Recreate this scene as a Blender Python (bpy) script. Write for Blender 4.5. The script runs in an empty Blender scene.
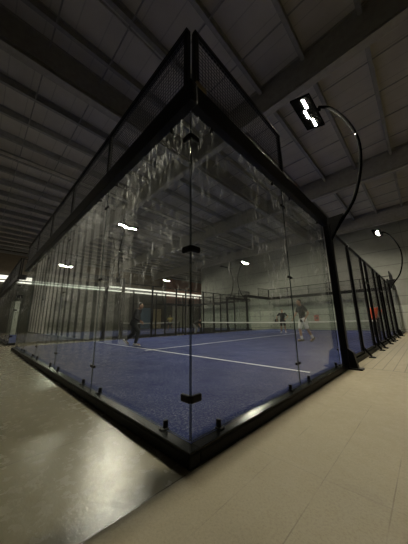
import bpy, bmesh, math, random
from mathutils import Vector, Matrix
random.seed(7)
scene = bpy.context.scene
COL = scene.collection
PI = math.pi

# ------------------------------------------------------------------ materials
def new_mat(name):
    m = bpy.data.materials.new(name); m.use_nodes = True
    nt = m.node_tree
    for n in list(nt.nodes): nt.nodes.remove(n)
    out = nt.nodes.new('ShaderNodeOutputMaterial')
    return m, nt, out

class NT:
    """tiny helper for wiring nodes"""
    def __init__(s, nt): s.nt = nt
    def n(s, t, **kw):
        nd = s.nt.nodes.new(t)
        for k, v in kw.items(): setattr(nd, k, v)
        return nd
    def put(s, sock, v):
        if isinstance(v, bpy.types.NodeSocket): s.nt.links.new(v, sock)
        else: sock.default_value = v
    def math(s, op, a, b=None, clamp=False):
        nd = s.n('ShaderNodeMath', operation=op, use_clamp=clamp)
        s.put(nd.inputs[0], a)
        if b is not None: s.put(nd.inputs[1], b)
        return nd.outputs[0]
    def mix(s, f, a, b):
        nd = s.n('ShaderNodeMix', data_type='RGBA')
        s.put(nd.inputs[0], f); s.put(nd.inputs[6], a); s.put(nd.inputs[7], b)
        return nd.outputs[2]
    def obj(s): return s.n('ShaderNodeTexCoord').outputs['Object']
    def sep(s, v):
        nd = s.n('ShaderNodeSeparateXYZ'); s.put(nd.inputs[0], v); return nd.outputs
    def mapv(s, v, scale=(1, 1, 1)):
        nd = s.n('ShaderNodeMapping'); s.put(nd.inputs[0], v); nd.inputs['Scale'].default_value = scale
        return nd.outputs[0]
    def noise(s, v, scale, detail=4, rough=.6):
        nd = s.n('ShaderNodeTexNoise'); s.put(nd.inputs['Vector'], v)
        nd.inputs['Scale'].default_value = scale; nd.inputs['Detail'].default_value = detail
        nd.inputs['Roughness'].default_value = rough
        return nd.outputs['Fac']
    def ramp(s, f, a, b):
        nd = s.n('ShaderNodeMapRange'); s.put(nd.inputs[0], f)
        nd.inputs[1].default_value = a; nd.inputs[2].default_value = b
        return nd.outputs[0]
    def bump(s, h, strength=.2, dist=.01):
        nd = s.n('ShaderNodeBump'); s.put(nd.inputs['Height'], h)
        nd.inputs['Strength'].default_value = strength; nd.inputs['Distance'].default_value = dist
        return nd.outputs[0]

def c4(c): return (c[0], c[1], c[2], 1)

def mat(name, col, rough=.6, metal=0, var=.15, nscale=6, bump=.1, spec=.5):
    m, nt, out = new_mat(name); h = NT(nt)
    v = h.obj(); f = h.noise(v, nscale, 5)
    c = h.mix(h.ramp(f, .3, .7), c4([x * (1 - var) for x in col]), c4([min(1, x * (1 + var)) for x in col]))
    p = h.n('ShaderNodeBsdfPrincipled')
    h.put(p.inputs['Base Color'], c); p.inputs['Roughness'].default_value = rough
    p.inputs['Metallic'].default_value = metal
    p.inputs['Specular IOR Level'].default_value = spec
    if bump: h.put(p.inputs['Normal'], h.bump(h.noise(v, nscale * 6, 4), bump, .005))
    nt.links.new(p.outputs[0], out.inputs[0])
    return m

def emis(name, col, strength):
    m, nt, out = new_mat(name); h = NT(nt)
    e = h.n('ShaderNodeEmission'); e.inputs[0].default_value = c4(col); e.inputs[1].default_value = strength
    nt.links.new(e.outputs[0], out.inputs[0])
    return m

def line_mask(h, coord, offset, period, width):
    """1 inside thin lines at coord = offset + k*period"""
    t = h.math('DIVIDE', h.math('SUBTRACT', coord, offset), period)
    fr = h.math('ABSOLUTE', h.math('SUBTRACT', h.math('FRACT', h.math('ADD', t, .5)), .5))
    return h.math('LESS_THAN', fr, width / period / 2)

def floor_mat():
    m, nt, out = new_mat('concrete_floor'); h = NT(nt)
    v = h.obj(); x, y, z = h.sep(v)
    right = h.math('GREATER_THAN', x, .105)
    left = h.math('SUBTRACT', 1, right)
    big = h.ramp(h.noise(v, .9, 6, .65), .3, .7)
    fine = h.ramp(h.noise(v, 14, 6, .7), .25, .75)
    conc = h.mix(big, (.225, .20, .135, 1), (.32, .285, .20, 1))
    conc = h.mix(h.math('MULTIPLY', fine, .55), conc, (.19, .165, .115, 1))
    grain = h.noise(v, 70, 4, .85)
    tile = h.mix(big, (.255, .222, .145, 1), (.30, .262, .172, 1))
    tile = h.mix(h.math('MULTIPLY', h.ramp(grain, .45, .7), .6), tile, (.17, .135, .085, 1))
    c = h.mix(right, conc, tile)
    # stains
    st = h.ramp(h.noise(h.mapv(v, (1.3, 1.9, 1)), 1.7, 3, .5), .63, .72)
    c = h.mix(h.math('MULTIPLY', st, .14), c, (.12, .10, .07, 1))
    # seams
    far = h.math('GREATER_THAN', y, 4.45)
    seam_x = h.math('MULTIPLY', right, line_mask(h, x, .105, .325, .006))
    seam_far = h.math('MULTIPLY', far, h.math('MULTIPLY', right, line_mask(h, x, .105, .1625, .012)))
    seam_y = h.math('MULTIPLY', right, line_mask(h, y, .43, 2.01, .007))
    seam_y2 = h.math('MULTIPLY', right, line_mask(h, y, 4.45, 200, .03))
    wob = h.math('ADD', x, h.math('MULTIPLY', h.noise(v, 5, 2), .012))
    seam_l = h.math('MULTIPLY', left, line_mask(h, wob, -.88, .985, .007))
    seam_l2 = h.math('MULTIPLY', left, line_mask(h, y, -2.9, 2.0, .005))
    s = h.math('MAXIMUM', h.math('MAXIMUM', h.math('MULTIPLY', seam_x, h.math('MULTIPLY', h.ramp(h.noise(v, 2.2, 3), .4, .62), .6)), seam_far), h.math('MAXIMUM', seam_y2, h.math('MAXIMUM', h.math('MULTIPLY', seam_y, .22), seam_l)))
    c = h.mix(h.math('MULTIPLY', s, .7), c, (.06, .048, .033, 1))
    p = h.n('ShaderNodeBsdfPrincipled')
    h.put(p.inputs['Base Color'], c)
    r = h.math('ADD', h.math('MULTIPLY', h.ramp(h.noise(v, 14, 3, .6), .3, .7), .2), h.math('ADD', .13, h.math('MULTIPLY', right, .43)))
    h.put(p.inputs['Roughness'], r)
    p.inputs['Specular IOR Level'].default_value = .5
    bh = h.math('ADD', h.math('MULTIPLY', grain, .5), h.math('ADD', h.noise(v, 30, 5, .7), h.math('MULTIPLY', s, -2)))
    h.put(p.inputs['Normal'], h.bump(bh, .3, .004))
    nt.links.new(p.outputs[0], out.inputs[0])
    return m

def turf_mat():
    m, nt, out = new_mat('blue_turf'); h = NT(nt)
    v = h.obj()
    big = h.ramp(h.noise(v, .8, 5, .6), .3, .7)
    c = h.mix(big, (.010, .019, .095, 1), (.020, .033, .140, 1))
    sand = h.math('MULTIPLY', h.ramp(h.noise(v, 42, 5, .85), .5, .62), h.ramp(h.noise(v, 1.6, 5, .7), .3, .65))
    c = h.mix(h.math('MULTIPLY', sand, .75), c, (.33, .34, .38, 1))
    scuff = h.ramp(h.noise(h.mapv(v, (6, 1.2, 1)), 3, 6, .75), .6, .75)
    c = h.mix(h.math('MULTIPLY', scuff, .16), c, (.3, .31, .36, 1))
    p = h.n('ShaderNodeBsdfPrincipled')
    h.put(p.inputs['Base Color'], c); p.inputs['Roughness'].default_value = .85
    p.inputs['Specular IOR Level'].default_value = .12
    h.put(p.inputs['Normal'], h.bump(h.noise(v, 120, 4, .8), .6, .01))
    nt.links.new(p.outputs[0], out.inputs[0])
    return m

def glass_mat():
    m, nt, out = new_mat('court_glass'); h = NT(nt)
    v = h.obj()
    lw = h.n('ShaderNodeLayerWeight'); lw.inputs[0].default_value = .5
    f = lw.outputs['Facing']                     # 0 head-on, 1 grazing
    p5 = h.math('POWER', f, 5.0)
    fres = h.math('ADD', .035, h.math('MULTIPLY', p5, .90), True)
    tr = h.n('ShaderNodeBsdfTransparent'); tr.inputs[0].default_value = (.93, .955, .94, 1)
    gl = h.n('ShaderNodeBsdfGlossy'); gl.inputs['Roughness'].default_value = .015
    gl.inputs[0].default_value = (1, 1, 1, 1)
    mx = h.n('ShaderNodeMixShader'); h.put(mx.inputs[0], fres)
    nt.links.new(tr.outputs[0], mx.inputs[1]); nt.links.new(gl.outputs[0], mx.inputs[2])
    # smears and dust: real dirt on the pane
    streak = h.ramp(h.noise(h.mapv(v, (24, 24, 4.0)), 1.0, 6, .75), .555, .63)
    patch = h.ramp(h.noise(v, .8, 3, .6), .36, .56)
    spots = h.ramp(h.noise(h.mapv(v, (1, 1, .6)), 34, 3, .7), .62, .68)
    haze = h.ramp(h.noise(h.mapv(v, (5, 5, 1.2)), 1, 5, .65), .35, .8)
    patch = h.math('MULTIPLY', patch, h.ramp(h.sep(v)[2], .7, 1.7))
    d = h.math('ADD', h.math('MULTIPLY', h.math('MULTIPLY', streak, patch), .75),
               h.math('ADD', h.math('MULTIPLY', h.math('MULTIPLY', spots, patch), .45), h.math('MULTIPLY', haze, .004)), True)
    df = h.n('ShaderNodeBsdfDiffuse'); df.inputs[0].default_value = (.8, .8, .77, 1)
    tl = h.n('ShaderNodeBsdfTranslucent'); tl.inputs[0].default_value = (.8, .8, .77, 1)
    dm = h.n('ShaderNodeMixShader'); dm.inputs[0].default_value = .6
    nt.links.new(df.outputs[0], dm.inputs[1]); nt.links.new(tl.outputs[0], dm.inputs[2])
    rf = h.n('ShaderNodeBsdfRefraction'); rf.inputs['Roughness'].default_value = .7; rf.inputs['IOR'].default_value = 1.22
    gm = h.n('ShaderNodeMixShader'); gm.inputs[0].default_value = .004      # dust film scattering light forward
    nt.links.new(mx.outputs[0], gm.inputs[1]); nt.links.new(rf.outputs[0], gm.inputs[2])
    fin = h.n('ShaderNodeMixShader'); h.put(fin.inputs[0], d)
    nt.links.new(gm.outputs[0], fin.inputs[1]); nt.links.new(dm.outputs[0], fin.inputs[2])
    nt.links.new(fin.outputs[0], out.inputs[0])
    return m

def wall_mat(name, a, b, groove_z=None, rough=.75, brick=None):
    m, nt, out = new_mat(name); h = NT(nt)
    v = h.obj(); x, y, z = h.sep(v)
    f = h.ramp(h.noise(h.mapv(v, (1, 1, 1.6)), .7, 6, .65), .3, .7)
    c = h.mix(f, c4(a), c4(b))
    blot = h.ramp(h.noise(v, 5, 6, .7), .5, .8)
    c = h.mix(h.math('MULTIPLY', blot, .25), c, c4([q * .6 for q in a]))
    hh = h.noise(v, 18, 5, .7)
    if groove_z:
        c = h.mix(h.math('LESS_THAN', z, 1.85), c, c4([q * 1.3 for q in b]))
        g = line_mask(h, z, .1, groove_z, .045)
        c = h.mix(h.math('MULTIPLY', g, .6), c, c4([q * .35 for q in a]))
        g2 = line_mask(h, x, 1.0, 7.2, .03)
        c = h.mix(h.math('MULTIPLY', g2, .45), c, c4([q * .4 for q in a]))
        hh = h.math('ADD', hh, h.math('MULTIPLY', g, -1.5))
    p = h.n('ShaderNodeBsdfPrincipled')
    h.put(p.inputs['Base Color'], c); p.inputs['Roughness'].default_value = rough
    h.put(p.inputs['Normal'], h.bump(hh, .3, .02))
    nt.links.new(p.outputs[0], out.inputs[0])
    return m

def pleat_mat():
    m, nt, out = new_mat('pleated_cladding'); h = NT(nt)
    v = h.obj(); x, y, z = h.sep(v)
    w = h.math('SINE', h.math('ADD', h.math('MULTIPLY', z, 26), h.math('MULTIPLY', h.noise(v, 1.5, 3), 8)))
    f = h.ramp(h.noise(h.mapv(v, (1, 1, .5)), 1.1, 5, .6), .3, .7)
    c = h.mix(f, (.66, .65, .60, 1), (.80, .79, .73, 1))
    c = h.mix(h.math('MULTIPLY', h.ramp(w, .2, 1), .3), c, (.3, .29, .25, 1))
    p = h.n('ShaderNodeBsdfPrincipled')
    h.put(p.inputs['Base Color'], c); p.inputs['Roughness'].default_value = .55
    h.put(p.inputs['Normal'], h.bump(w, .5, .03))
    nt.links.new(p.outputs[0], out.inputs[0])
    return m

def deck_mat():
    m, nt, out = new_mat('roof_deck'); h = NT(nt)
    v = h.obj(); x, y, z = h.sep(v)
    g = line_mask(h, y, .2, .62, .03)
    c = h.mix(h.ramp(h.noise(v, 1.2, 5), .3, .7), (.44, .42, .385, 1), (.52, .50, .46, 1))
    c = h.mix(h.math('MULTIPLY', g, .35), c, (.2, .2, .2, 1))
    p = h.n('ShaderNodeBsdfPrincipled')
    h.put(p.inputs['Base Color'], c); p.inputs['Roughness'].default_value = .8
    h.put(p.inputs['Normal'], h.bump(g, .4, .02))
    nt.links.new(p.outputs[0], out.inputs[0])
    return m

M = dict(
    floor=floor_mat(), turf=turf_mat(), glass=glass_mat(),
    glass_edge=mat('glass_edge', (.035, .05, .05), .25, 0, .1, 8, 0),
    arm=mat('matt_black_tube', (.0012, .0012, .0012), .9, 0, .1, 8, 0, .03),
    gap=mat('shade_dark_wall', (.03, .028, .025), .8),  # front wall, coloured dark to imitate shade between the blankets
    steel=mat('black_steel', (.004, .004, .0045), .45, 0, .2, 8, .05, .22),
    ledge=mat('dark_ledge_steel', (.018, .019, .020), .25, .3, .3, 5, .12),
    wire=mat('mesh_wire', (.055, .055, .055), .45, .3, .1, 8, 0),
    wallback=wall_mat('grey_concrete_wall', (.21, .215, .19), (.285, .29, .255), 1.22),
    wallside=wall_mat('side_wall', (.25, .235, .20), (.33, .31, .27)),
    walldark=wall_mat('dark_olive_wall', (.075, .072, .058), (.11, .105, .085)),
    brown=wall_mat('brown_cladding', (.15, .12, .085), (.20, .165, .12)),
    redbrown=wall_mat('red_brown_boarding', (.22, .10, .075), (.30, .15, .11)),
    pleat=pleat_mat(), deck=deck_mat(),
    purlin=mat('grey_purlin', (.24, .24, .235), .6),
    girder=mat('grey_girder', (.30, .29, .27), .6),
    pipe=mat('pale_pipe', (.45, .44, .42), .45),
    white=mat('white_paint', (.80, .79, .74), .5, 0, .06),
    line=mat('white_court_line', (.72, .73, .75), .8, 0, .2, 20),
    net=mat('black_net_cord', (.02, .02, .02), .8, 0, .1, 8, 0),
    chrome=mat('bolt_steel', (.55, .55, .55), .25, 1, .1, 8, 0),
    tan=mat('tan_plate', (.22, .17, .10), .6),
    led=emis('led_strip', (1.0, .92, .74), 2550),
    strip=emis('light_line', (1.0, .95, .80), 1.5),
    led_off=mat('led_off', (.5, .5, .47), .3),
    skin=mat('skin', (.30, .18, .12), .55, 0, .1, 20, .05),
    hair=mat('dark_hair', (.025, .018, .013), .6, 0, .3, 30, .3),
    eye=mat('eye', (.03, .02, .015), .2, 0, .1, 8, 0),
    black=mat('black_cloth', (.018, .018, .02), .85, 0, .3, 12, .3),
    charcoal=mat('charcoal_cloth', (.020, .021, .021), .85, 0, .25, 12, .3),
    white_cloth=mat('white_cloth', (.58, .58, .55), .8, 0, .1, 12, .3),
    orange=mat('orange_cloth', (.90, .13, .04), .8, 0, .15, 12, .3),
    yellow=mat('yellow_cloth', (.55, .48, .16), .8, 0, .15, 12, .3),
    grey_cloth=mat('grey_cloth', (.16, .16, .16), .85, 0, .25, 12, .3),
    red=mat('red_sign', (.42, .035, .03), .5, 0, .15, 20),
    blue=mat('blue_panel', (.12, .2, .30), .6, 0, .2, 4),
    beige=mat('beige_panel', (.42, .36, .24), .65, 0, .2, 4),
    pale=mat('pale_panel', (.60, .59, .52), .6, 0, .15, 4),
    bag=mat('black_bag_fabric', (.015, .015, .016), .8, 0, .2, 12, .3),
)

# ------------------------------------------------------------------ mesh builder
class MB:
    def __init__(s): s.v = []; s.f = []
    def add(s, vs, fs):
        b = len(s.v); s.v += [tuple(p) for p in vs]; s.f += [tuple(b + i for i in f) for f in fs]
    def box(s, x0, x1, y0, y1, z0, z1):
        x0, x1 = min(x0, x1), max(x0, x1); y0, y1 = min(y0, y1), max(y0, y1); z0, z1 = min(z0, z1), max(z0, z1)
        s.add([(x0, y0, z0), (x1, y0, z0), (x1, y1, z0), (x0, y1, z0), (x0, y0, z1), (x1, y0, z1), (x1, y1, z1), (x0, y1, z1)],
              [(0, 3, 2, 1), (4, 5, 6, 7), (0, 1, 5, 4), (1, 2, 6, 5), (2, 3, 7, 6), (3, 0, 4, 7)])
    def bbox(s, x0, x1, y0, y1, z0, z1, b=.008):
        """box with bevelled edges"""
        bm = bmesh.new(); bmesh.ops.create_cube(bm, size=1)
        for v in bm.verts:
            v.co = Vector((x0 + (x1 - x0) * (v.co.x + .5), y0 + (y1 - y0) * (v.co.y + .5), z0 + (z1 - z0) * (v.co.z + .5)))
        bmesh.ops.bevel(bm, geom=bm.edges[:], offset=b, segments=2, affect='EDGES', profile=.5)
        bmesh.ops.recalc_face_normals(bm, faces=bm.faces[:])
        bm.verts.index_update()
        s.add([v.co for v in bm.verts], [[v.index for v in f.verts] for f in bm.faces]); bm.free()
    def tube(s, pts, r, n=8, cap=True):
        pts = [Vector(p) for p in pts]
        rs = r if isinstance(r, (list, tuple)) else [r] * len(pts)
        vs = []; fs = []; prev = None
        for i, p in enumerate(pts):
            t = (pts[min(i + 1, len(pts) - 1)] - pts[max(i - 1, 0)]).normalized()
            if prev is None:
                a = Vector((0, 0, 1)) if abs(t.z) < .9 else Vector((1, 0, 0))
                u = t.cross(a).normalized()
            else:
                u = (prev - t * prev.dot(t)).normalized()
            prev = u; w = t.cross(u)
            for k in range(n):
                an = 2 * PI * (k + .5) / n
                vs.append(p + (u * math.cos(an) + w * math.sin(an)) * rs[i])
        for i in range(len(pts) - 1):
            for k in range(n):
                a = i * n + k; b = i * n + (k + 1) % n
                fs.append((a, b, b + n, a + n))
        if cap:
            fs.append(tuple(range(n - 1, -1, -1))); fs.append(tuple(range((len(pts) - 1) * n, len(pts) * n)))
        s.add(vs, fs)
    def prism(s, poly, a, b, axis):
        """extrude a 2D polygon along axis from a to b"""
        def P(u, w, t):
            return {'x': (t, u, w), 'y': (u, t, w), 'z': (u, w, t)}[axis]
        n = len(poly)
        s.add([P(u, w, a) for u, w in poly] + [P(u, w, b) for u, w in poly],
              [tuple(range(n))[::-1], tuple(range(n, 2 * n))] + [(i, (i + 1) % n, (i + 1) % n + n, i + n) for i in range(n)])
    def ell(s, c, r, n=12, m=8, rot=None):
        bm = bmesh.new(); bmesh.ops.create_uvsphere(bm, u_segments=n, v_segments=m, radius=1)
        for v in bm.verts:
            q = Vector((v.co.x * r[0], v.co.y * r[1], v.co.z * r[2]))
            if rot is not None: q = rot @ q
            v.co = q + Vector(c)
        bm.verts.index_update()
        s.add([v.co for v in bm.verts], [[v.index for v in f.verts] for f in bm.faces]); bm.free()
    def loft(s, rings, n=16):
        """rings: (center, rx, ry, xaxis, yaxis)"""
        vs = []; fs = []
        for c, rx, ry, ax, ay in rings:
            for k in range(n):
                an = 2 * PI * k / n
                vs.append(Vector(c) + Vector(ax) * rx * math.cos(an) + Vector(ay) * ry * math.sin(an))
        for i in range(len(rings) - 1):
            for k in range(n):
                a = i * n + k; b = i * n + (k + 1) % n
                fs.append((a, b, b + n, a + n))
        fs.append(tuple(range(n - 1, -1, -1))); fs.append(tuple(range((len(rings) - 1) * n, len(rings) * n)))
        s.add(vs, fs)
    def build(s, name, m, parent=None, loc=(0, 0, 0), smooth=False):
        me = bpy.data.meshes.new(name); me.from_pydata(s.v, [], s.f); me.validate()
        bm = bmesh.new(); bm.from_mesh(me); bmesh.ops.recalc_face_normals(bm, faces=bm.faces[:]); bm.to_mesh(me); bm.free()
        if smooth:
            for p in me.polygons: p.use_smooth = True
        me.materials.append(m)
        o = bpy.data.objects.new(name, me); COL.objects.link(o)
        if parent: o.parent = parent
        o.location = loc
        return o

def tag(o, label=None, cat=None, group=None, kind=None):
    if label: o['label'] = label
    if cat: o['category'] = cat
    if group: o['group'] = group
    if kind: o['kind'] = kind
    return o
def thing(name, label, cat, loc=(0, 0, 0), rz=0, group=None):
    o = bpy.data.objects.new(name, None); COL.objects.link(o)
    o.empty_display_size = .2; o.location = loc; o.rotation_euler = (0, 0, rz)
    return tag(o, label, cat, group)
def struct(name, mb, m, loc=(0, 0, 0)):
    return tag(mb.build(name, m, None, loc), kind='structure')
def copy_tree(o, loc=None, label=None, group=None, parent=None):
    c = o.copy(); COL.objects.link(c)
    if parent is not None: c.parent = parent
    if loc is not None: c.location = loc
    if label: c['label'] = label
    if group: c['group'] = group
    for ch in list(o.children): copy_tree(ch, parent=c)
    return c

# ------------------------------------------------------------------ building
FZ = -.10                       # hall floor; the court turf is z = 0
XL, XR, YF, YB = -31.0, 8.0, -3.2, 21.0
XA, YA = -21.0, 31.0            # the hall runs deeper on the left of the back wall
CZ = 9.0
b = MB(); b.box(XL - .3, XR + .3, YF - .3, YA + .3, FZ - .3, FZ); struct('floor', b, M['floor'])
b = MB(); b.box(XL - .3, XR + .3, YF - .3, YA + .3, CZ, CZ + .2); struct('ceiling', b, M['deck'])
b = MB(); b.box(XA, XR + .3, YB, YB + .3, FZ, CZ); struct('wall_back', b, M['wallback'])
b = MB(); b.box(XA, XA + .3, YB + .3, YA, FZ, CZ); struct('wall_return', b, M['wallside'])
b = MB(); b.box(XL, XA + .3, YA, YA + .3, FZ, CZ); struct('wall_alcove', b, M['redbrown'])
b = MB(); b.box(XL - .3, XR + .3, YF - .3, YF, FZ, CZ)
struct('wall_front', b, M['gap'])
b = MB(); b.box(XR, XR + .3, YF, YB, FZ, CZ); struct('wall_right', b, M['walldark'])
b = MB(); b.box(XL - .3, XL, YF, YA, FZ, CZ)
struct('wall_left', b, M['walldark'])
b = MB(); b.box(XL, XL + .05, YF, 22, 6.3, CZ - .35); struct('trim_1', b, M['brown'])
b = MB(); b.box(XL + .05, XL + .25, YF, YA, CZ - .45, CZ - .2); struct('trim_2', b, M['purlin'])
b = MB(); b.box(XL, XL + .06, 22, YA, 4.1, CZ - .5); struct('trim_3', b, M['redbrown'])

def ibeam_y(x, w, z0, z1, y0, y1, t=.03):
    b = MB(); b.box(x - w / 2, x + w / 2, y0, y1, z0, z0 + t); b.box(x - w / 2, x + w / 2, y0, y1, z1 - t, z1)
    b.box(x - .02, x + .02, y0, y1, z0 + t, z1 - t); return b
def ibeam_x(y, w, z0, z1, x0, x1, t=.03):
    b = MB(); b.box(x0, x1, y - w / 2, y + w / 2, z0, z0 + t); b.box(x0, x1, y - w / 2, y + w / 2, z1 - t, z1)
    b.box(x0, x1, y - .02, y + .02, z0 + t, z1 - t); return b
k = 4
x = 1.40 + 1.47 * 4
while x > XL + .6:
    yend = YB if x > XA else YA
    if abs(x + 5.33) > .6:
        tag(ibeam_y(x, .12, CZ - .30, CZ, YF, yend, .02).build('trim_%d' % k, M['purlin']), kind='structure'); k += 1
    x -= 1.47
b = MB(); b.box(-5.47, -5.20, YF, YB, 7.92, 7.97); b.box(-5.36, -5.31, YF, YB, 7.97, CZ); b.box(-5.47, -5.2, YF, YB, CZ - .05, CZ)
b.box(-5.28, -5.22, YF, YB, 8.1, 8.95)
struct('trim_%d' % k, b, M['girder']); k += 1
for gy in (4.85, 12.0, 19.3):
    struct('trim_%d' % k, ibeam_x(gy, .26, 7.85, CZ, XL + .3, XR, .05), M['girder']); k += 1
    if True:
        b = MB(); b.box(XL + .3, XR, gy - .11, gy - .03, 7.95, CZ - .08); struct('trim_%d' % k, b, M['girder']); k += 1
y = -.85
while y < 20.5:
    b = MB(); b.tube([(XL + .3, y, CZ - .27), (XR, y, CZ - .27)], .022, 6); struct('trim_%d' % k, b, M['purlin']); k += 1
    y += 1.42
x = XL + .1
while x < -7.4:                  # billowed insulation blankets; the front wall's dark colour between them stands in for shade
    arc = [(x + .82 * i / 12, YF + .01 + .06 * math.sin(PI * i / 12) ** .6) for i in range(13)]
    b = MB(); b.prism([(x, YF + .001)] + arc[1:-1] + [(x + .82, YF + .001)], FZ + .08, CZ - .4, 'z')
    struct('trim_%d' % k, b, M['pleat']); k += 1; x += 1.42
# pipes under the roof
def pipe(pts, r, label):
    b = MB(); b.tube(pts, r, 10); o = b.build('ceiling_pipe', M['pipe'], None, (0, 0, 0), True)
    tag(o, label, 'pipe')
pipe([(-3.05, YF, 8.52), (-3.05, 20.9, 8.52)], .03, 'thin pale pipe under the roof running above the near glass corner')
pipe([(-11.3, YF, 8.55), (-11.3, 20.9, 8.55)], .07, 'thick grey pipe under the roof left of the deep steel girder')
pipe([(-17.2, YF, 8.5), (-17.2, 20.9, 8.5)], .04, 'grey pipe under the roof over the far left court')

# pale rails along the left wall
rail = thing('light_line', 'long pale glowing double light line along the ribbed left wall', 'light', (XL + .25, 14.0, 5.85))
b = MB(); b.bbox(-.08, .08, -16.8, 16.8, -.20, .20, .02); b.build('upper_strip', M['strip'], rail)
b = MB(); b.bbox(-.06, .06, -16.8, 16.8, -.52, -.36, .02); b.build('lower_strip', M['strip'], rail)
for i in range(16):
    b = MB(); b.box(-.22, .02, -16.5 + i * 2.1, -16.4 + i * 2.1, -.5, .15); b.build('bracket', M['steel'], rail)

# ------------------------------------------------------------------ court pieces (local: near right corner at origin, court spans x -10..0, y 0..20)
def turf(loc, label):
    t = thing('court_turf', label, 'court floor', loc)
    b = MB(); b.box(-10, 0, 0, 20, FZ, 0); b.build('turf', M['turf'], t)
    def ln(x0, x1, y0, y1):
        q = MB(); q.box(x0, x1, y0, y1, 0, .004); q.build('court_line', M['line'], t)
    ln(-9.98, -.18, 2.83, 2.885); ln(-9.98, -.18, 17.1, 17.155); ln(-5.025, -4.975, 2.6, 17.4)
    return t
def base_frame(loc, label):
    t = thing('court_base_frame', label, 'court frame', loc)
    w = .1
    def side(x0, x1, y0, y1):
        b = MB(); b.bbox(x0, x1, y0, y1, FZ, -.012, .012); s_ = b.build('kerb', M['steel'], t)
        q = MB(); q.bbox(x0 + .004, x1 - .004, y0 + .004, y1 - .004, -.014, .004, .006); q.build('ledge', M['ledge'], s_)
    side(-10 - w, w, -w, 0); side(-10 - w, w, 20, 20 + w); side(0, w, 0, 20); side(-10 - w, -10, 0, 20)
    return t

def wire_panel(L, H, cell=.05, r=.0022):
    """welded wire panel in the XZ plane, 0..L by 0..H"""
    b = MB(); n = max(1, round(L / cell)); m_ = max(1, round(H / cell))
    for i in range(n + 1):
        x = L * i / n; b.box(x - r, x + r, -r, r, 0, H)
    for j in range(m_ + 1):
        z = H * j / m_; b.box(0, L, -r * 3, -r, z - r, z + r)
    return b
WIRE = {}
def wire(L, H, parent, loc, rz):
    key = (round(L, 3), round(H, 3))
    if key not in WIRE:
        o = wire_panel(L, H, .05, .0022 if H < 1 else .0012).build('wire_mesh', M['wire'], parent, loc); WIRE[key] = o.data
    else:
        o = bpy.data.objects.new('wire_mesh', WIRE[key]); COL.objects.link(o); o.parent = parent; o.location = loc
    o.rotation_euler = (0, 0, rz)
    return o

def end_fence(loc, label, out):
    """mesh crown above an end wall, x -10..0; out = -1 faces -y, +1 faces +y"""
    t = thing('mesh_fence', label, 'fence', loc)
    y0, y1 = (0, .09 * out)
    b = MB(); b.bbox(-10.1, .1, min(y0, y1), max(y0, y1), 2.95, 3.20, .006); b.build('beam', M['steel'], t)
    b = MB(); b.bbox(-10.05, .0, .012 * out, .062 * out, 3.97, 4.02, .006); b.build('top_rail', M['steel'], t)
    for i in range(6):
        x = -2 * i
        if i == 0: x = -.03
        if i == 5: x = -10.0
        b = MB(); b.bbox(x - .028, x + .028, min(0, .055 * out), max(0, .055 * out), 3.19, 4.01, .006); b.build('post', M['steel'], t)
    for i in range(5):
        wire(1.98, .76, t, (-2 * i - 1.99, .035 * out, 3.205), 0)
    return t

def side_fence(loc, label, out, plate=False):
    """long side, in its own plane x = 0, y 0..20; out = +1 faces +x"""
    t = thing('side_fence', label, 'fence', loc)
    for (ya, yb) in ((0, 4.2), (15.8, 20)):
        b = MB(); b.bbox(0, .09 * out, ya, yb, 2.95, 3.20, .006) if out > 0 else b.bbox(.09 * out, 0, ya, yb, 2.95, 3.20, .006)
        b.build('beam', M['steel'], t)
    for (ya, yb) in ((.01, 2.04), (17.96, 19.99)):
        xs = sorted((.012 * out, .062 * out))
        b = MB(); b.bbox(xs[0], xs[1], ya, yb, 3.97, 4.02, .006); b.build('top_rail', M['steel'], t)
        wire(1.96, .76, t, (.035 * out, ya + .03, 3.205), PI / 2)
    for y_ in (.04, 2.02, 17.98, 19.96):
        xs = sorted((.0, .055 * out)); w = .028 if y_ in (.04, 19.96) else .024
        b = MB(); b.bbox(xs[0], xs[1], y_ - w, y_ + w, 3.19, 4.01, .006); b.build('post', M['steel'], t)
    posts = [6.0, 7.8, 8.6, 10.3, 11.4, 12.2, 14.0]
    for y_ in posts:
        xs = sorted((.01 * out, .09 * out))
        b = MB(); b.bbox(xs[0], xs[1], y_ - .04, y_ + .04, FZ, 2.95, .006); p = b.build('post', M['steel'], t)
        b = MB(); b.tube([(.07 * out, y_, .14), (.22 * out, y_, FZ + .03)], .026, 6)
        xs = sorted((.16 * out, .30 * out)); b.bbox(xs[0], xs[1], y_ - .05, y_ + .05, FZ, FZ + .03, .005); b.build('brace_foot', M['steel'], p)
        b = MB(); b.ell((.26 * out, y_, FZ + .035), (.014, .014, .012), 8, 6); b.build('bolt', M['chrome'], p)
        b = MB(); b.ell((.095 * out, y_, .16), (.014, .014, .014), 8, 6); b.build('bolt', M['chrome'], p)
    xs = sorted((.02 * out, .07 * out))
    b = MB(); b.bbox(xs[0], xs[1], 4.2, 15.8, 2.92, 2.98, .006); b.build('top_rail', M['steel'], t)
    spans = [(4.25, 5.96), (6.04, 7.76), (8.64, 10.26), (10.34, 11.36), (12.24, 13.96), (14.04, 15.75)]
    for a, c in spans:
        wire(c - a, 2.85, t, (.045 * out, a, .07), PI / 2)
        b = MB(); b.bbox(xs[0], xs[1], a, c, .02, .06, .005); b.build('bottom_rail', M['steel'], t)
    for y_ in (8.2, 11.8):
        b = MB(); b.bbox(xs[0], xs[1], y_ - .36, y_ + .36, 2.1, 2.15, .005); b.build('gate_header', M['steel'], t)
    if plate:
        b = MB(); b.bbox(.0 * out, .095 * out, .0, .14, 3.20, 3.26, .004); b.build('corner_plate', M['tan'], t)['label'] = 'tan plate at the corner'
    return t

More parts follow.
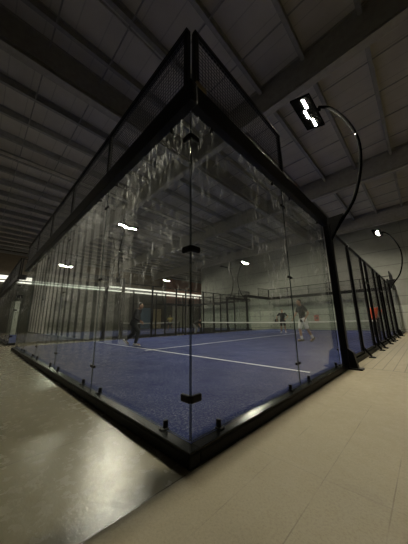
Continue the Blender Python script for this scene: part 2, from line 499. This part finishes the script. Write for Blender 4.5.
def clamp(parent, loc, along, out, name='base_clamp'):
    """small black foot clamp gripping a pane; along 'x' or 'y' is the pane direction"""
    b = MB()
    if along == 'x':
        b.bbox(-.013, .013, -.02, .02, -.035, .03, .007); b.bbox(-.026, .026, -.045 if out < 0 else -.02, .02 if out < 0 else .045, -.037, -.026, .004)
    else:
        b.bbox(-.02, .02, -.013, .013, -.035, .03, .007); b.bbox(-.02 if out > 0 else -.045, .045 if out > 0 else .02, -.026, .026, -.037, -.026, .004)
    return b.build(name, M['steel'], parent, loc)

def glass_panel(loc, label, along, out, group=None, height=2.95, flip=1):
    """2 m x 3 m pane; its origin is its lower edge's start; runs +x or +y for 1.99 m"""
    t = thing('glass_panel', label, 'glass panel', loc, 0, group)
    L = 1.992
    b = MB()
    if along == 'x': b.bbox(.004, L, -.006, .006, .008, height, .002)
    else: b.bbox(-.006, .006, .004, L, .008, height, .002)
    pane = b.build('pane', M['glass'], t); pane.data.materials.append(M['glass_edge'])
    ax = 1 if along == 'x' else 0
    for f in pane.data.polygons:
        if abs(f.normal[ax]) < .9: f.material_index = 1
    for q in (.31, 1.69):
        for z, nm in ((.04, 'base_clamp'),):
            clamp(t, (q, 0, z) if along == 'x' else (0, q, z), along, out, nm)
        c = clamp(t, (q, 0, height - .02) if along == 'x' else (0, q, height - .02), along, out, 'top_clamp'); c.scale = (1, 1, -1)
    for z in (.28, 1.49, 2.66):                      # joint plates at both edges of the pane
        for q in (.035, L - .035):
            b = MB()
            if along == 'x': b.bbox(q - .028, q + .028, -.014, .014, z - .017, z + .017, .004)
            else: b.bbox(-.014, .014, q - .028, q + .028, z - .017, z + .017, .004)
            b.build('joint_plate', M['steel'], t)
    return t

def corner_clamps(loc, label, sx, sy):
    """angle clamps that tie the two panes of a corner; pane arms run sx*x and sy*y"""
    t = thing('corner_clamp', label, 'clamp', loc)
    for z in (.285, 1.49, 2.66):
        b = MB()
        xs = sorted((0, sx * .11)); ys = sorted((0, sy * .11))
        b.bbox(xs[0], xs[1], -.016, .016, z - .03, z + .03, .014); b.bbox(-.016, .016, ys[0], ys[1], z - .03, z + .03, .014)
        b.build('angle', M['steel'], t)
    return t

def floodlight(loc, label, out, lit, inward=1, group=None):
    """black box post with a gusset foot and a curved arm that carries an LED head back over the court"""
    t = thing('floodlight_post', label, 'floodlight', loc, 0, group)
    xs = sorted((.0, .13 * out))
    b = MB(); b.bbox(xs[0], xs[1], -.075, .075, FZ, 3.02, .008); b.build('post', M['steel'], t)
    b = MB(); b.prism([(.12 * out, FZ + .02), (.27 * out, FZ + .02), (.22 * out, .22), (.12 * out, .30)], -.06, .06, 'y')
    b.bbox(*sorted((.1 * out, .34 * out)), -.1, .1, FZ, FZ + .03, .006); b.build('gusset_foot', M['steel'], t)
    b = MB(); b.prism([(.0, 2.98), (.0, 3.14), (.42 * out, 3.16), (.14 * out, 2.66)], -.04, .04, 'y'); b.build('arm_gusset', M['steel'], t)
    raw = [(.10, 2.62), (.22, 2.8), (.36, 3.0), (.65, 3.4), (.84, 3.95), (.92, 4.5), (.90, 4.92), (.80, 5.32), (.65, 5.70), (.48, 6.0), (.26, 6.2)]
    pts = []
    for i in range(len(raw) - 1):
        p0 = raw[max(i - 1, 0)]; p1 = raw[i]; p2 = raw[i + 1]; p3 = raw[min(i + 2, len(raw) - 1)]
        for s_ in range(3):
            u = s_ / 3
            pts.append(tuple(.5 * (2 * p1[d] + (p2[d] - p0[d]) * u + (2 * p0[d] - 5 * p1[d] + 4 * p2[d] - p3[d]) * u * u + (3 * p1[d] - p0[d] - 3 * p2[d] + p3[d]) * u ** 3) for d in (0, 1)))
    pts.append(raw[-1])
    b = MB(); b.tube([(p[0] * out, 0, p[1]) for p in pts], .034, 10); a = b.build('arm', M['arm'], t, (0, 0, 0), True)
    b = MB(); b.ell((.90 * out, 0, 4.92), (.04, .04, .03), 8, 6); b.build('arm_band', M['chrome'], a)
    hd = MB(); hd.bbox(-.24, .24, -.6, .6, .0, .05, .012)
    for i in range(9):
        hd.box(-.2, .2, -.5 + i * .125 - .01, -.5 + i * .125 + .01, .05, .10)
    h_ = hd.build('lamp_head', M['arm'], t, (.0, -.02, 6.16)); h_.rotation_euler = (0, .30 * out, 0)
    for i, (dx, dy) in enumerate(((.06, -.37), (-.03, -.01), (.04, .35))):
        q = MB(); q.box(dx - .026, dx + .026, dy - .155, dy + .155, -.003, .01)
        q.build('led_strip', M['led'] if lit else M['led_off'], h_, (0, 0, 0))
    q = MB(); q.tube([(.22 * out, 0, .03), (.30 * out, 0, .03)], .045, 8); q.build('arm_socket', M['arm'], h_)
    return t

def net(loc, label):
    t = thing('court_net', label, 'net', loc)
    for x in (-9.97, -.03):
        b = MB(); b.bbox(x - .03, x + .03, -.03, .03, FZ, .86, .008); b.build('net_post', M['steel'], t)
    n = 24
    def top(x): return .83 - .05 * math.sin(PI * (x + 10) / 10)
    b = MB()
    for i in range(n):
        xa = -9.94 + 9.88 * i / n; xb = -9.94 + 9.88 * (i + 1) / n
        za, zb = top(xa), top(xb)
        b.add([(xa, -.01, za - .06), (xb, -.01, zb - .06), (xb, .01, zb - .06), (xa, .01, za - .06), (xa, -.01, za), (xb, -.01, zb), (xb, .01, zb), (xa, .01, za)],
              [(0, 3, 2, 1), (4, 5, 6, 7), (0, 1, 5, 4), (2, 3, 7, 6)] + ([(3, 0, 4, 7)] if i == 0 else []) + ([(1, 2, 6, 5)] if i == n - 1 else []))
    b.build('net_band', M['white_cloth'], t)
    b = MB(); r = .0018
    for i in range(221):
        x = -9.94 + 9.88 * i / 220; b.box(x - r, x + r, -r, r, .03, top(x) - .05)
    for j in range(17):
        z = .04 + j * .042; b.box(-9.94, -.06, -r, r, z - r, z + r)
    b.build('net_mesh', M['net'], t)
    return t

ORD = ['first', 'second', 'third', 'fourth', 'fifth']
def court(ox, near, lit_right, lit_left):
    who = 'the near blue court' if near else 'the neighbouring left court'
    turf((ox, 0, 0), 'blue turf with white lines inside the near glass court' if near else 'blue turf of the neighbouring court seen through the glass at left')
    base_frame((ox, 0, 0), 'black steel kerb frame around %s' % who)
    end_fence((ox, 0, 0), 'black mesh crown above the front glass wall of %s' % who, -1)
    end_fence((ox, 20, 0), 'black mesh crown above the far glass wall of %s' % who, 1)
    side_fence((ox, 0, 0), 'black post and mesh fence on the right side of %s' % who, 1, near)
    side_fence((ox - 10, 0, 0), 'black post and mesh fence on the left side of %s' % who, -1)
    net((ox, 10, 0), 'low net with white band across %s' % who)
    g = 'glass panels of ' + who
    for i in range(5):
        glass_panel((ox - 2 * (i + 1), 0, 0), '%s glass panel from the right along the front wall of %s' % (ORD[i], who), 'x', -1, g)
        glass_panel((ox - 2 * (i + 1), 20, 0), '%s glass panel from the right along the far wall of %s' % (ORD[i], who), 'x', 1, g)
    for sx, nm, o_ in ((0, 'right', 1), (-10, 'left', -1)):
        for i, yy in enumerate((0, 2, 16, 18)):
            w = ['nearest', 'second nearest', 'second farthest', 'farthest'][i]
            glass_panel((ox + sx, yy, 0), '%s glass panel on the %s side of %s' % (w, nm, who), 'y', o_, g)
    corner_clamps((ox, 0, 0), 'black angle clamps on the front right glass corner of %s' % who, -1, 1)
    corner_clamps((ox - 10, 0, 0), 'black angle clamps on the front left glass corner of %s' % who, 1, 1)
    corner_clamps((ox, 20, 0), 'black angle clamps on the far right glass corner of %s' % who, -1, -1)
    corner_clamps((ox - 10, 20, 0), 'black angle clamps on the far left glass corner of %s' % who, 1, -1)
    fg = 'floodlights on curved arms'
    for sx, nm, o_, lit in ((0, 'right', 1, lit_right), (-10, 'left', -1, lit_left)):
        for yy, dn in ((4.18, 'nearer'), (15.9, 'farther')):
            floodlight((ox + sx, yy, 0), '%s floodlight post on the %s side of %s, curved arm, lamp %s' % (dn, nm, who, 'glowing' if lit else 'off'), o_, lit, 1, fg)
court(0.0, True, True, True)
court(-12.4, False, False, True)

# ------------------------------------------------------------------ small things in the hall
t = thing('wall_sign', 'small red sign on the grey concrete back wall', 'sign', (-5.9, YB - .012, 1.02))
b = MB(); b.bbox(-.2, .2, -.01, .01, -.28, .28, .004); b.build('sign_plate', M['red'], t)
b = MB(); b.bbox(-.1, .1, -.016, -.011, -.08, .1, .002); b.build('sign_pictogram', M['charcoal'], t)
b = MB(); b.bbox(-.25, .25, -.03, .03, -.02, .02, .01)
tag(b.build('wall_fixture', M['white'], None, (1.05, YB - .03, .95)), 'small pale horizontal fixture on the back wall at the right edge', 'fixture')

def wall_panel(name, label, y0, y1, h_, m, cat, slats=0):
    t = thing(name, label, cat, (XL + .14, (y0 + y1) / 2, FZ))
    w = (y1 - y0) / 2
    b = MB(); b.bbox(0, .08, -w, w, 0, h_, .01); b.build('panel', m, t)
    b = MB(); b.box(.02, .12, -w - .06, -w, 0, h_ + .06); b.box(.02, .12, w, w + .06, 0, h_ + .06); b.box(.02, .12, -w, w, h_, h_ + .06); b.build('frame', M['steel'], t)
wall_panel('panel_door', 'blue grey door in the left wall behind the neighbouring court', 17.1, 18.9, 3.2, M['blue'], 'door')
wall_panel('panel_board', 'beige board on the left wall just right of the blue door', 19.15, 21.0, 3.1, M['beige'], 'board')
wall_panel('panel_board', 'wide pale board on the left wall at its far end', 23.3, 27.6, 4.0, M['pale'], 'board')

t = thing('upright_panel', 'tall narrow pale upright panel standing beyond the neighbouring court at far left', 'panel', (-23.6, 1.05, FZ), PI / 2 - .1)
b = MB(); b.bbox(-.3, .3, -.04, .04, .03, 2.85, .01); b.build('board', M['pale'], t)
b = MB(); b.bbox(-.36, .36, -.2, .2, 0, .04, .01); b.build('foot_plate', M['steel'], t)
b = MB(); b.bbox(-.31, .31, -.05, .05, 1.98, 2.2, .008); b.build('cross_band', M['white'], t)

t = thing('ball_box', 'small black box on the floor beside the left end of the near net', 'box', (-10.75, 11.6, FZ), .2)
b = MB(); b.bbox(-.3, .3, -.2, .2, 0, .42, .02); b.build('body', M['bag'], t)
b = MB(); b.bbox(-.31, .31, -.21, .21, .42, .46, .01); b.build('lid', M['steel'], t)
b = MB(); b.tube([(-.1, 0, .46), (-.08, 0, .52), (.08, 0, .52), (.1, 0, .46)], .012, 6); b.build('handle', M['steel'], t)

# ------------------------------------------------------------------ people
def capsule(mb, a, c, ra, rc, n=10):
    a = Vector(a); c = Vector(c); d = (c - a)
    mb.tube([a, a + d * .33, a + d * .66, c], [ra, ra + (rc - ra) * .3, ra + (rc - ra) * .7, rc], n)
    mb.ell(a, (ra,) * 3, n, 8); mb.ell(c, (rc,) * 3, n, 8)

def person(label, loc, rz, J, shirt, bottom, shoe, hair, sleeves='short', legs='shorts', scale=1.0, hold=None, sock=None):
    """J: joint positions in the body's own frame (x right, y forward, z up, ground 0, about 1.75 m)"""
    t = thing('person', label, 'person', loc, rz); t.scale = (scale,) * 3
    V = {k_: Vector(p) for k_, p in J.items()}
    pel, chest, neck, head = V['pelvis'], V['chest'], V['neck'], V['head']
    up = (chest - pel).normalized(); rt = (V['shr'] - V['shl']).normalized(); fw = up.cross(rt).normalized(); fw = -fw if fw.y < 0 else fw
    def torso(mb, g):
        mb.loft([(pel - up * .10, .13 + g, .095 + g, rt, fw), (pel, .165 + g, .115 + g, rt, fw), (pel.lerp(chest, .4), .14 + g, .10 + g, rt, fw),
                 (chest, .175 + g, .12 + g, rt, fw), (chest + (neck - chest) * .62, .165 + g, .095 + g, rt, fw), (neck, .07 + g * .5, .065 + g * .5, rt, fw)])
    def limb(mb, s_, g, upto):
        sh, el, wr = V['sh' + s_], V['el' + s_], V['wr' + s_]
        capsule(mb, sh, sh.lerp(el, min(1, upto * 2)), .052 + g, .052 + g - .012 * min(1, upto * 2))
        if upto > .5: capsule(mb, el, el.lerp(wr, (upto - .5) * 2), .04 + g, .04 + g - .013 * (upto - .5) * 2)
    def leg(mb, s_, g, upto):
        hp, kn, an = V['hip' + s_], V['kn' + s_], V['an' + s_]
        capsule(mb, hp, hp.lerp(kn, min(1, upto * 2)), .088 + g, .088 + g - .033 * min(1, upto * 2))
        if upto > .5: 
            e = hp.lerp(kn, 1); f_ = kn.lerp(an, (upto - .5) * 2)
            capsule(mb, e, e.lerp(f_, .4), .054 + g, .056 + g); capsule(mb, e.lerp(f_, .4), f_, .056 + g, .036 + g)
    def grown(mb, name, m, vox):
        o = mb.build(name, m, t, (0, 0, 0), True)
        r = o.modifiers.new('one_surface', 'REMESH'); r.mode = 'VOXEL'; r.voxel_size = vox; r.use_smooth_shade = True
        s_ = o.modifiers.new('soften', 'SMOOTH'); s_.factor = .5; s_.iterations = 3
        return o
    # body: one continuous surface
    b = MB(); torso(b, 0)
    capsule(b, neck - up * .03, head - Vector((0, 0, .06)), .055, .05)
    hf = Vector((math.sin(J.get('turn', 0)), math.cos(J.get('turn', 0)), 0)); hr = Vector((hf.y, -hf.x, 0))
    b.loft([(head + Vector((0, 0, -.125)) + hf * .045, .025, .02, hr, hf), (head + Vector((0, 0, -.10)) + hf * .03, .052, .055, hr, hf), (head + Vector((0, 0, -.04)) + hf * .012, .068, .082, hr, hf),
            (head + Vector((0, 0, .03)), .076, .094, hr, hf), (head + Vector((0, 0, .08)) - hf * .008, .066, .084, hr, hf), (head + Vector((0, 0, .115)) - hf * .012, .03, .04, hr, hf)], 16)
    b.tube([head + hf * .085 + Vector((0, 0, .02)), head + hf * .115 + Vector((0, 0, -.03)), head + hf * .09 + Vector((0, 0, -.04))], [.011, .017, .012], 8)   # nose
    b.ell(head + hf * .088 + Vector((0, 0, -.068)), (.022, .014, .007))                                                                                 # lips
    for s_ in (-1, 1): b.ell(head + hr * .078 * s_ + Vector((0, 0, -.01)) - hf * .005, (.014, .02, .032))                                               # ears
    for s_ in 'lr':
        limb(b, s_, 0, 1); leg(b, s_, 0, 1)
        wr, el = V['wr' + s_], V['el' + s_]; d = (wr - el).normalized()
        side = d.cross(Vector((0, 1, 0)) if abs(d.y) < .8 else Vector((1, 0, 0))).normalized(); nrm = d.cross(side).normalized()
        palm = wr + d * .05
        b.loft([(wr, .026, .02, side, nrm), (wr + d * .04, .038, .017, side, nrm), (wr + d * .09, .042, .015, side, nrm), (wr + d * .1, .036, .012, side, nrm)], 10)
        for q, ln in zip((-.03, -.01, .011, .031), (.058, .07, .075, .064)):
            base = wr + d * .088 + side * q
            b.tube([base, base + d * ln * .55 + nrm * .008 + side * q * .2, base + d * ln * .85 + nrm * .03 + side * q * .25], [.0105, .0095, .0085], 8)
        b.tube([wr + d * .03 + side * .03, wr + d * .062 + side * .062 + nrm * .008, wr + d * .10 + side * .068 + nrm * .02], [.0135, .0115, .0095], 8)
        an, toe = V['an' + s_], V['toe' + s_]
        capsule(b, an - Vector((0, 0, .03)), toe, .036, .028)
    grown(b, 'body', M['skin'], .0095)
    b = MB(); torso(b, .016); b.loft([(pel - up * .15, .172, .125, rt, fw), (pel + up * .02, .185, .135, rt, fw), (pel + up * .1, .172, .125, rt, fw)])
    for s_ in 'lr': limb(b, s_, .018, .30 if sleeves == 'short' else .93)
    grown(b, 'shirt', shirt, .012)
    b = MB(); b.loft([(pel - up * .11, .14, .10, rt, fw), (pel - up * .02, .185, .135, rt, fw), (pel + up * .09, .172, .125, rt, fw)])
    for s_ in 'lr': leg(b, s_, .026, .42 if legs == 'shorts' else .94)
    grown(b, 'shorts' if legs == 'shorts' else 'trousers', bottom, .012)
    # shoes
    for s_ in 'lr':
        an, toe = V['an' + s_], V['toe' + s_]; d = (toe - an); dh = d.normalized(); sd = dh.cross(Vector((0, 0, 1))).normalized(); uu = sd.cross(dh)
        b = MB(); heel = an - dh * .06 - uu * .035
        b.loft([(heel - dh * .015, .03, .03, sd, uu), (heel + dh * .03, .04, .055, sd, uu), (heel + dh * .10, .042, .052, sd, uu), (heel + dh * .18, .048, .035, sd, uu), (heel + dh * .25, .042, .026, sd, uu), (heel + dh * .285, .02, .016, sd, uu)], 12)
        b.build('shoe', shoe, t, (0, 0, 0), True)
        if sock:
            b = MB(); kn = V['kn' + s_]; capsule(b, an, an.lerp(kn, .28), .043, .05); b.build('sock', sock, t, (0, 0, 0), True)
    # hair cap and eyes
    b = MB(); b.loft([(head + Vector((0, 0, -.03)) - hf * .045, .074, .058, hr, hf), (head + Vector((0, 0, .04)) - hf * .022, .084, .085, hr, hf), (head + Vector((0, 0, .09)) - hf * .012, .074, .088, hr, hf), (head + Vector((0, 0, .13)) - hf * .014, .035, .045, hr, hf)], 16)
    b.build('hair', hair, t, (0, 0, 0), True)
    for s_ in (-1, 1):
        b = MB(); b.ell(head + hf * .083 + hr * .031 * s_ + Vector((0, 0, .012)), (.011, .008, .007)); b.build('eye', M['eye'], t, (0, 0, 0), True)
    return t

STAND = dict(pelvis=(0, 0, .95), chest=(0, .02, 1.27), neck=(0, .02, 1.48), head=(0, .05, 1.63),
             shl=(-.19, .02, 1.42), shr=(.19, .02, 1.42), ell=(-.25, -.03, 1.15), elr=(.25, -.03, 1.15), wrl=(-.26, .06, .92), wrr=(.26, .06, .92),
             hipl=(-.09, 0, .92), hipr=(.09, 0, .92), knl=(-.10, .03, .50), knr=(.10, .03, .50), anl=(-.11, -.02, .09), anr=(.11, -.02, .09), toel=(-.13, .14, .04), toer=(.13, .14, .04))
def pose(**kw):
    d = dict(STAND); d.update(kw); return d

# heading: rz = 0 faces +y.  Image-right is about (+.7,+.7), image-left (-.7,-.7)
walk1 = pose(pelvis=(0, 0, .90), chest=(0, .10, 1.20), neck=(0, .17, 1.40), head=(0, .25, 1.53), shl=(-.19, .16, 1.34), shr=(.19, .16, 1.34),
             ell=(-.25, .05, 1.08), elr=(.24, .12, 1.06), wrl=(-.22, .22, .90), wrr=(.20, .32, .93),
             hipl=(-.09, 0, .87), hipr=(.09, 0, .87), knl=(-.10, -.02, .47), anl=(-.10, -.36, .20), toel=(-.11, -.24, .08), knr=(.10, .24, .52), anr=(.10, .14, .09), toer=(.11, .31, .05))
person('dark clothed player with pale shoes walking on the near court behind the front glass', (-6.7, 3.1, 0), -PI / 4 - .1, walk1, M['black'], M['charcoal'], M['white_cloth'], M['hair'], 'long', 'trousers', .97)
walk2 = pose(pelvis=(0, 0, .93), chest=(0, .03, 1.26), neck=(0, .05, 1.46), head=(0, .10, 1.61), shl=(-.19, .06, 1.40), shr=(.19, .04, 1.40),
             ell=(-.27, -.12, 1.14), elr=(.24, .16, 1.12), wrl=(-.20, .0, .92), wrr=(.22, .30, .94),
             hipl=(-.09, 0, .90), hipr=(.09, 0, .90), knl=(-.10, -.10, .50), anl=(-.10, -.30, .15), toel=(-.11, -.19, .05), knr=(.10, .12, .50), anr=(.10, .06, .09), toer=(.11, .23, .05))
person('player in charcoal t-shirt and white shorts striding on the near court', (-2.34, 8.42, 0), PI * .75 + .1, walk2, M['charcoal'], M['white_cloth'], M['black'], M['hair'], 'short', 'shorts', 1.0, None, M['white_cloth'])
akimbo = pose(ell=(-.40, -.02, 1.20), wrl=(-.24, .10, 1.02), elr=(.42, .0, 1.18), wrr=(.40, .14, .98), anl=(-.16, -.02, .09), anr=(.16, -.02, .09), toel=(-.2, .14, .04), toer=(.2, .14, .04), knl=(-.13, .03, .5), knr=(.13, .03, .5))
person('black clothed player facing the camera behind the net, racket in hand', (-6.0, 14.25, 0), PI + .38, akimbo, M['black'], M['black'], M['white_cloth'], M['hair'], 'short', 'shorts', .94)
orange = pose(elr=(.25, .02, 1.15), wrr=(.16, .22, 1.08), ell=(-.42, .0, 1.20), wrl=(-.24, .14, 1.04))
person('person in orange shirt and dark trousers behind the right side fence', (-.50, 12.9, 0), PI - .1, orange, M['orange'], M['black'], M['black'], M['hair'], 'short', 'trousers', .97)
ready = pose(pelvis=(0, -.06, .85), chest=(0, .08, 1.13), neck=(0, .14, 1.33), head=(0, .2, 1.47), shl=(-.19, .12, 1.27), shr=(.19, .12, 1.27), ell=(-.28, .2, 1.05), elr=(.28, .2, 1.05), wrl=(-.15, .42, 1.0), wrr=(.17, .42, 1.0),
             hipl=(-.09, -.06, .82), hipr=(.09, -.06, .82), knl=(-.17, .12, .48), knr=(.17, .12, .48), anl=(-.22, -.02, .09), anr=(.22, -.02, .09), toel=(-.25, .14, .04), toer=(.25, .14, .04))
person('player in pale yellow top crouching beyond the net of the neighbouring court', (-18.9, 14.0, 0), PI + .8, ready, M['yellow'], M['black'], M['black'], M['hair'], 'short', 'shorts', 1.0)
bend = pose(pelvis=(0, -.18, .82), chest=(0, .08, 1.02), neck=(0, .24, 1.12), head=(0, .36, 1.18), shl=(-.19, .2, 1.08), shr=(.19, .2, 1.08), ell=(-.22, .3, .82), elr=(.22, .3, .82), wrl=(-.16, .42, .62), wrr=(.16, .42, .62),
            hipl=(-.09, -.18, .79), hipr=(.09, -.18, .79), knl=(-.12, .08, .48), knr=(.12, .08, .48), anl=(-.13, -.05, .09), anr=(.13, -.05, .09), toel=(-.14, .12, .04), toer=(.14, .12, .04))
person('dark clothed person bending over between the two courts near the net post', (-11.2, 10.6, FZ), -.6, bend, M['black'], M['grey_cloth'], M['black'], M['hair'], 'short', 'trousers', .9)

# padel racket held by the player behind the net
t = thing('padel_racket', 'black padel racket held out by the player behind the net', 'racket', (-6.42, 14.15, .82), .4)
b = MB(); b.loft([((0, -.019, 0), .115, .13, (1, 0, 0), (0, 0, 1)), ((0, -.015, 0), .128, .145, (1, 0, 0), (0, 0, 1)), ((0, .015, 0), .128, .145, (1, 0, 0), (0, 0, 1)), ((0, .019, 0), .115, .13, (1, 0, 0), (0, 0, 1))], 24); b.build('racket_head', M['black'], t)
b = MB(); b.tube([(.05, 0, .10), (.09, 0, .18)], .014, 8); b.tube([(.115, 0, .05), (.09, 0, .18)], .014, 8); b.build('throat', M['black'], t)
b = MB(); b.tube([(.085, 0, .16), (.15, 0, .28)], .017, 8); b.build('grip', M['charcoal'], t)

# ------------------------------------------------------------------ camera, world, view
cam = bpy.data.cameras.new('camera'); co = bpy.data.objects.new('camera', cam); COL.objects.link(co)
yaw, pitch, roll = -.7756514, .2189917, -.013098
fw = Vector((math.cos(pitch) * math.sin(yaw), math.cos(pitch) * math.cos(yaw), math.sin(pitch)))
rt = Vector((math.cos(yaw), -math.sin(yaw), 0)); up = rt.cross(fw)
r2 = rt * math.cos(roll) + up * math.sin(roll); u2 = -rt * math.sin(roll) + up * math.cos(roll)
mt = Matrix((r2, u2, -fw)).transposed().to_4x4(); mt.translation = Vector((1.36711832, -1.23294874, .86377507))
co.matrix_world = mt
cam.sensor_fit = 'HORIZONTAL'; cam.sensor_width = 36; cam.lens = 221.16 / 408 * 36; cam.clip_start = .02; cam.clip_end = 200
scene.camera = co
w = bpy.data.worlds.new('hall_world'); scene.world = w; w.use_nodes = True
w.node_tree.nodes['Background'].inputs[0].default_value = (.5, .5, .45, 1); w.node_tree.nodes['Background'].inputs[1].default_value = .02
scene.cycles.transparent_max_bounces = 48; scene.cycles.max_bounces = 8; scene.cycles.diffuse_bounces = 4
scene.cycles.sample_clamp_indirect = 4
scene.cycles.caustics_reflective = False; scene.cycles.caustics_refractive = False
vs = scene.view_settings
vs.view_transform = 'Standard'; vs.look = 'None'; vs.exposure = 0; vs.gamma = 1; vs.use_curve_mapping = False
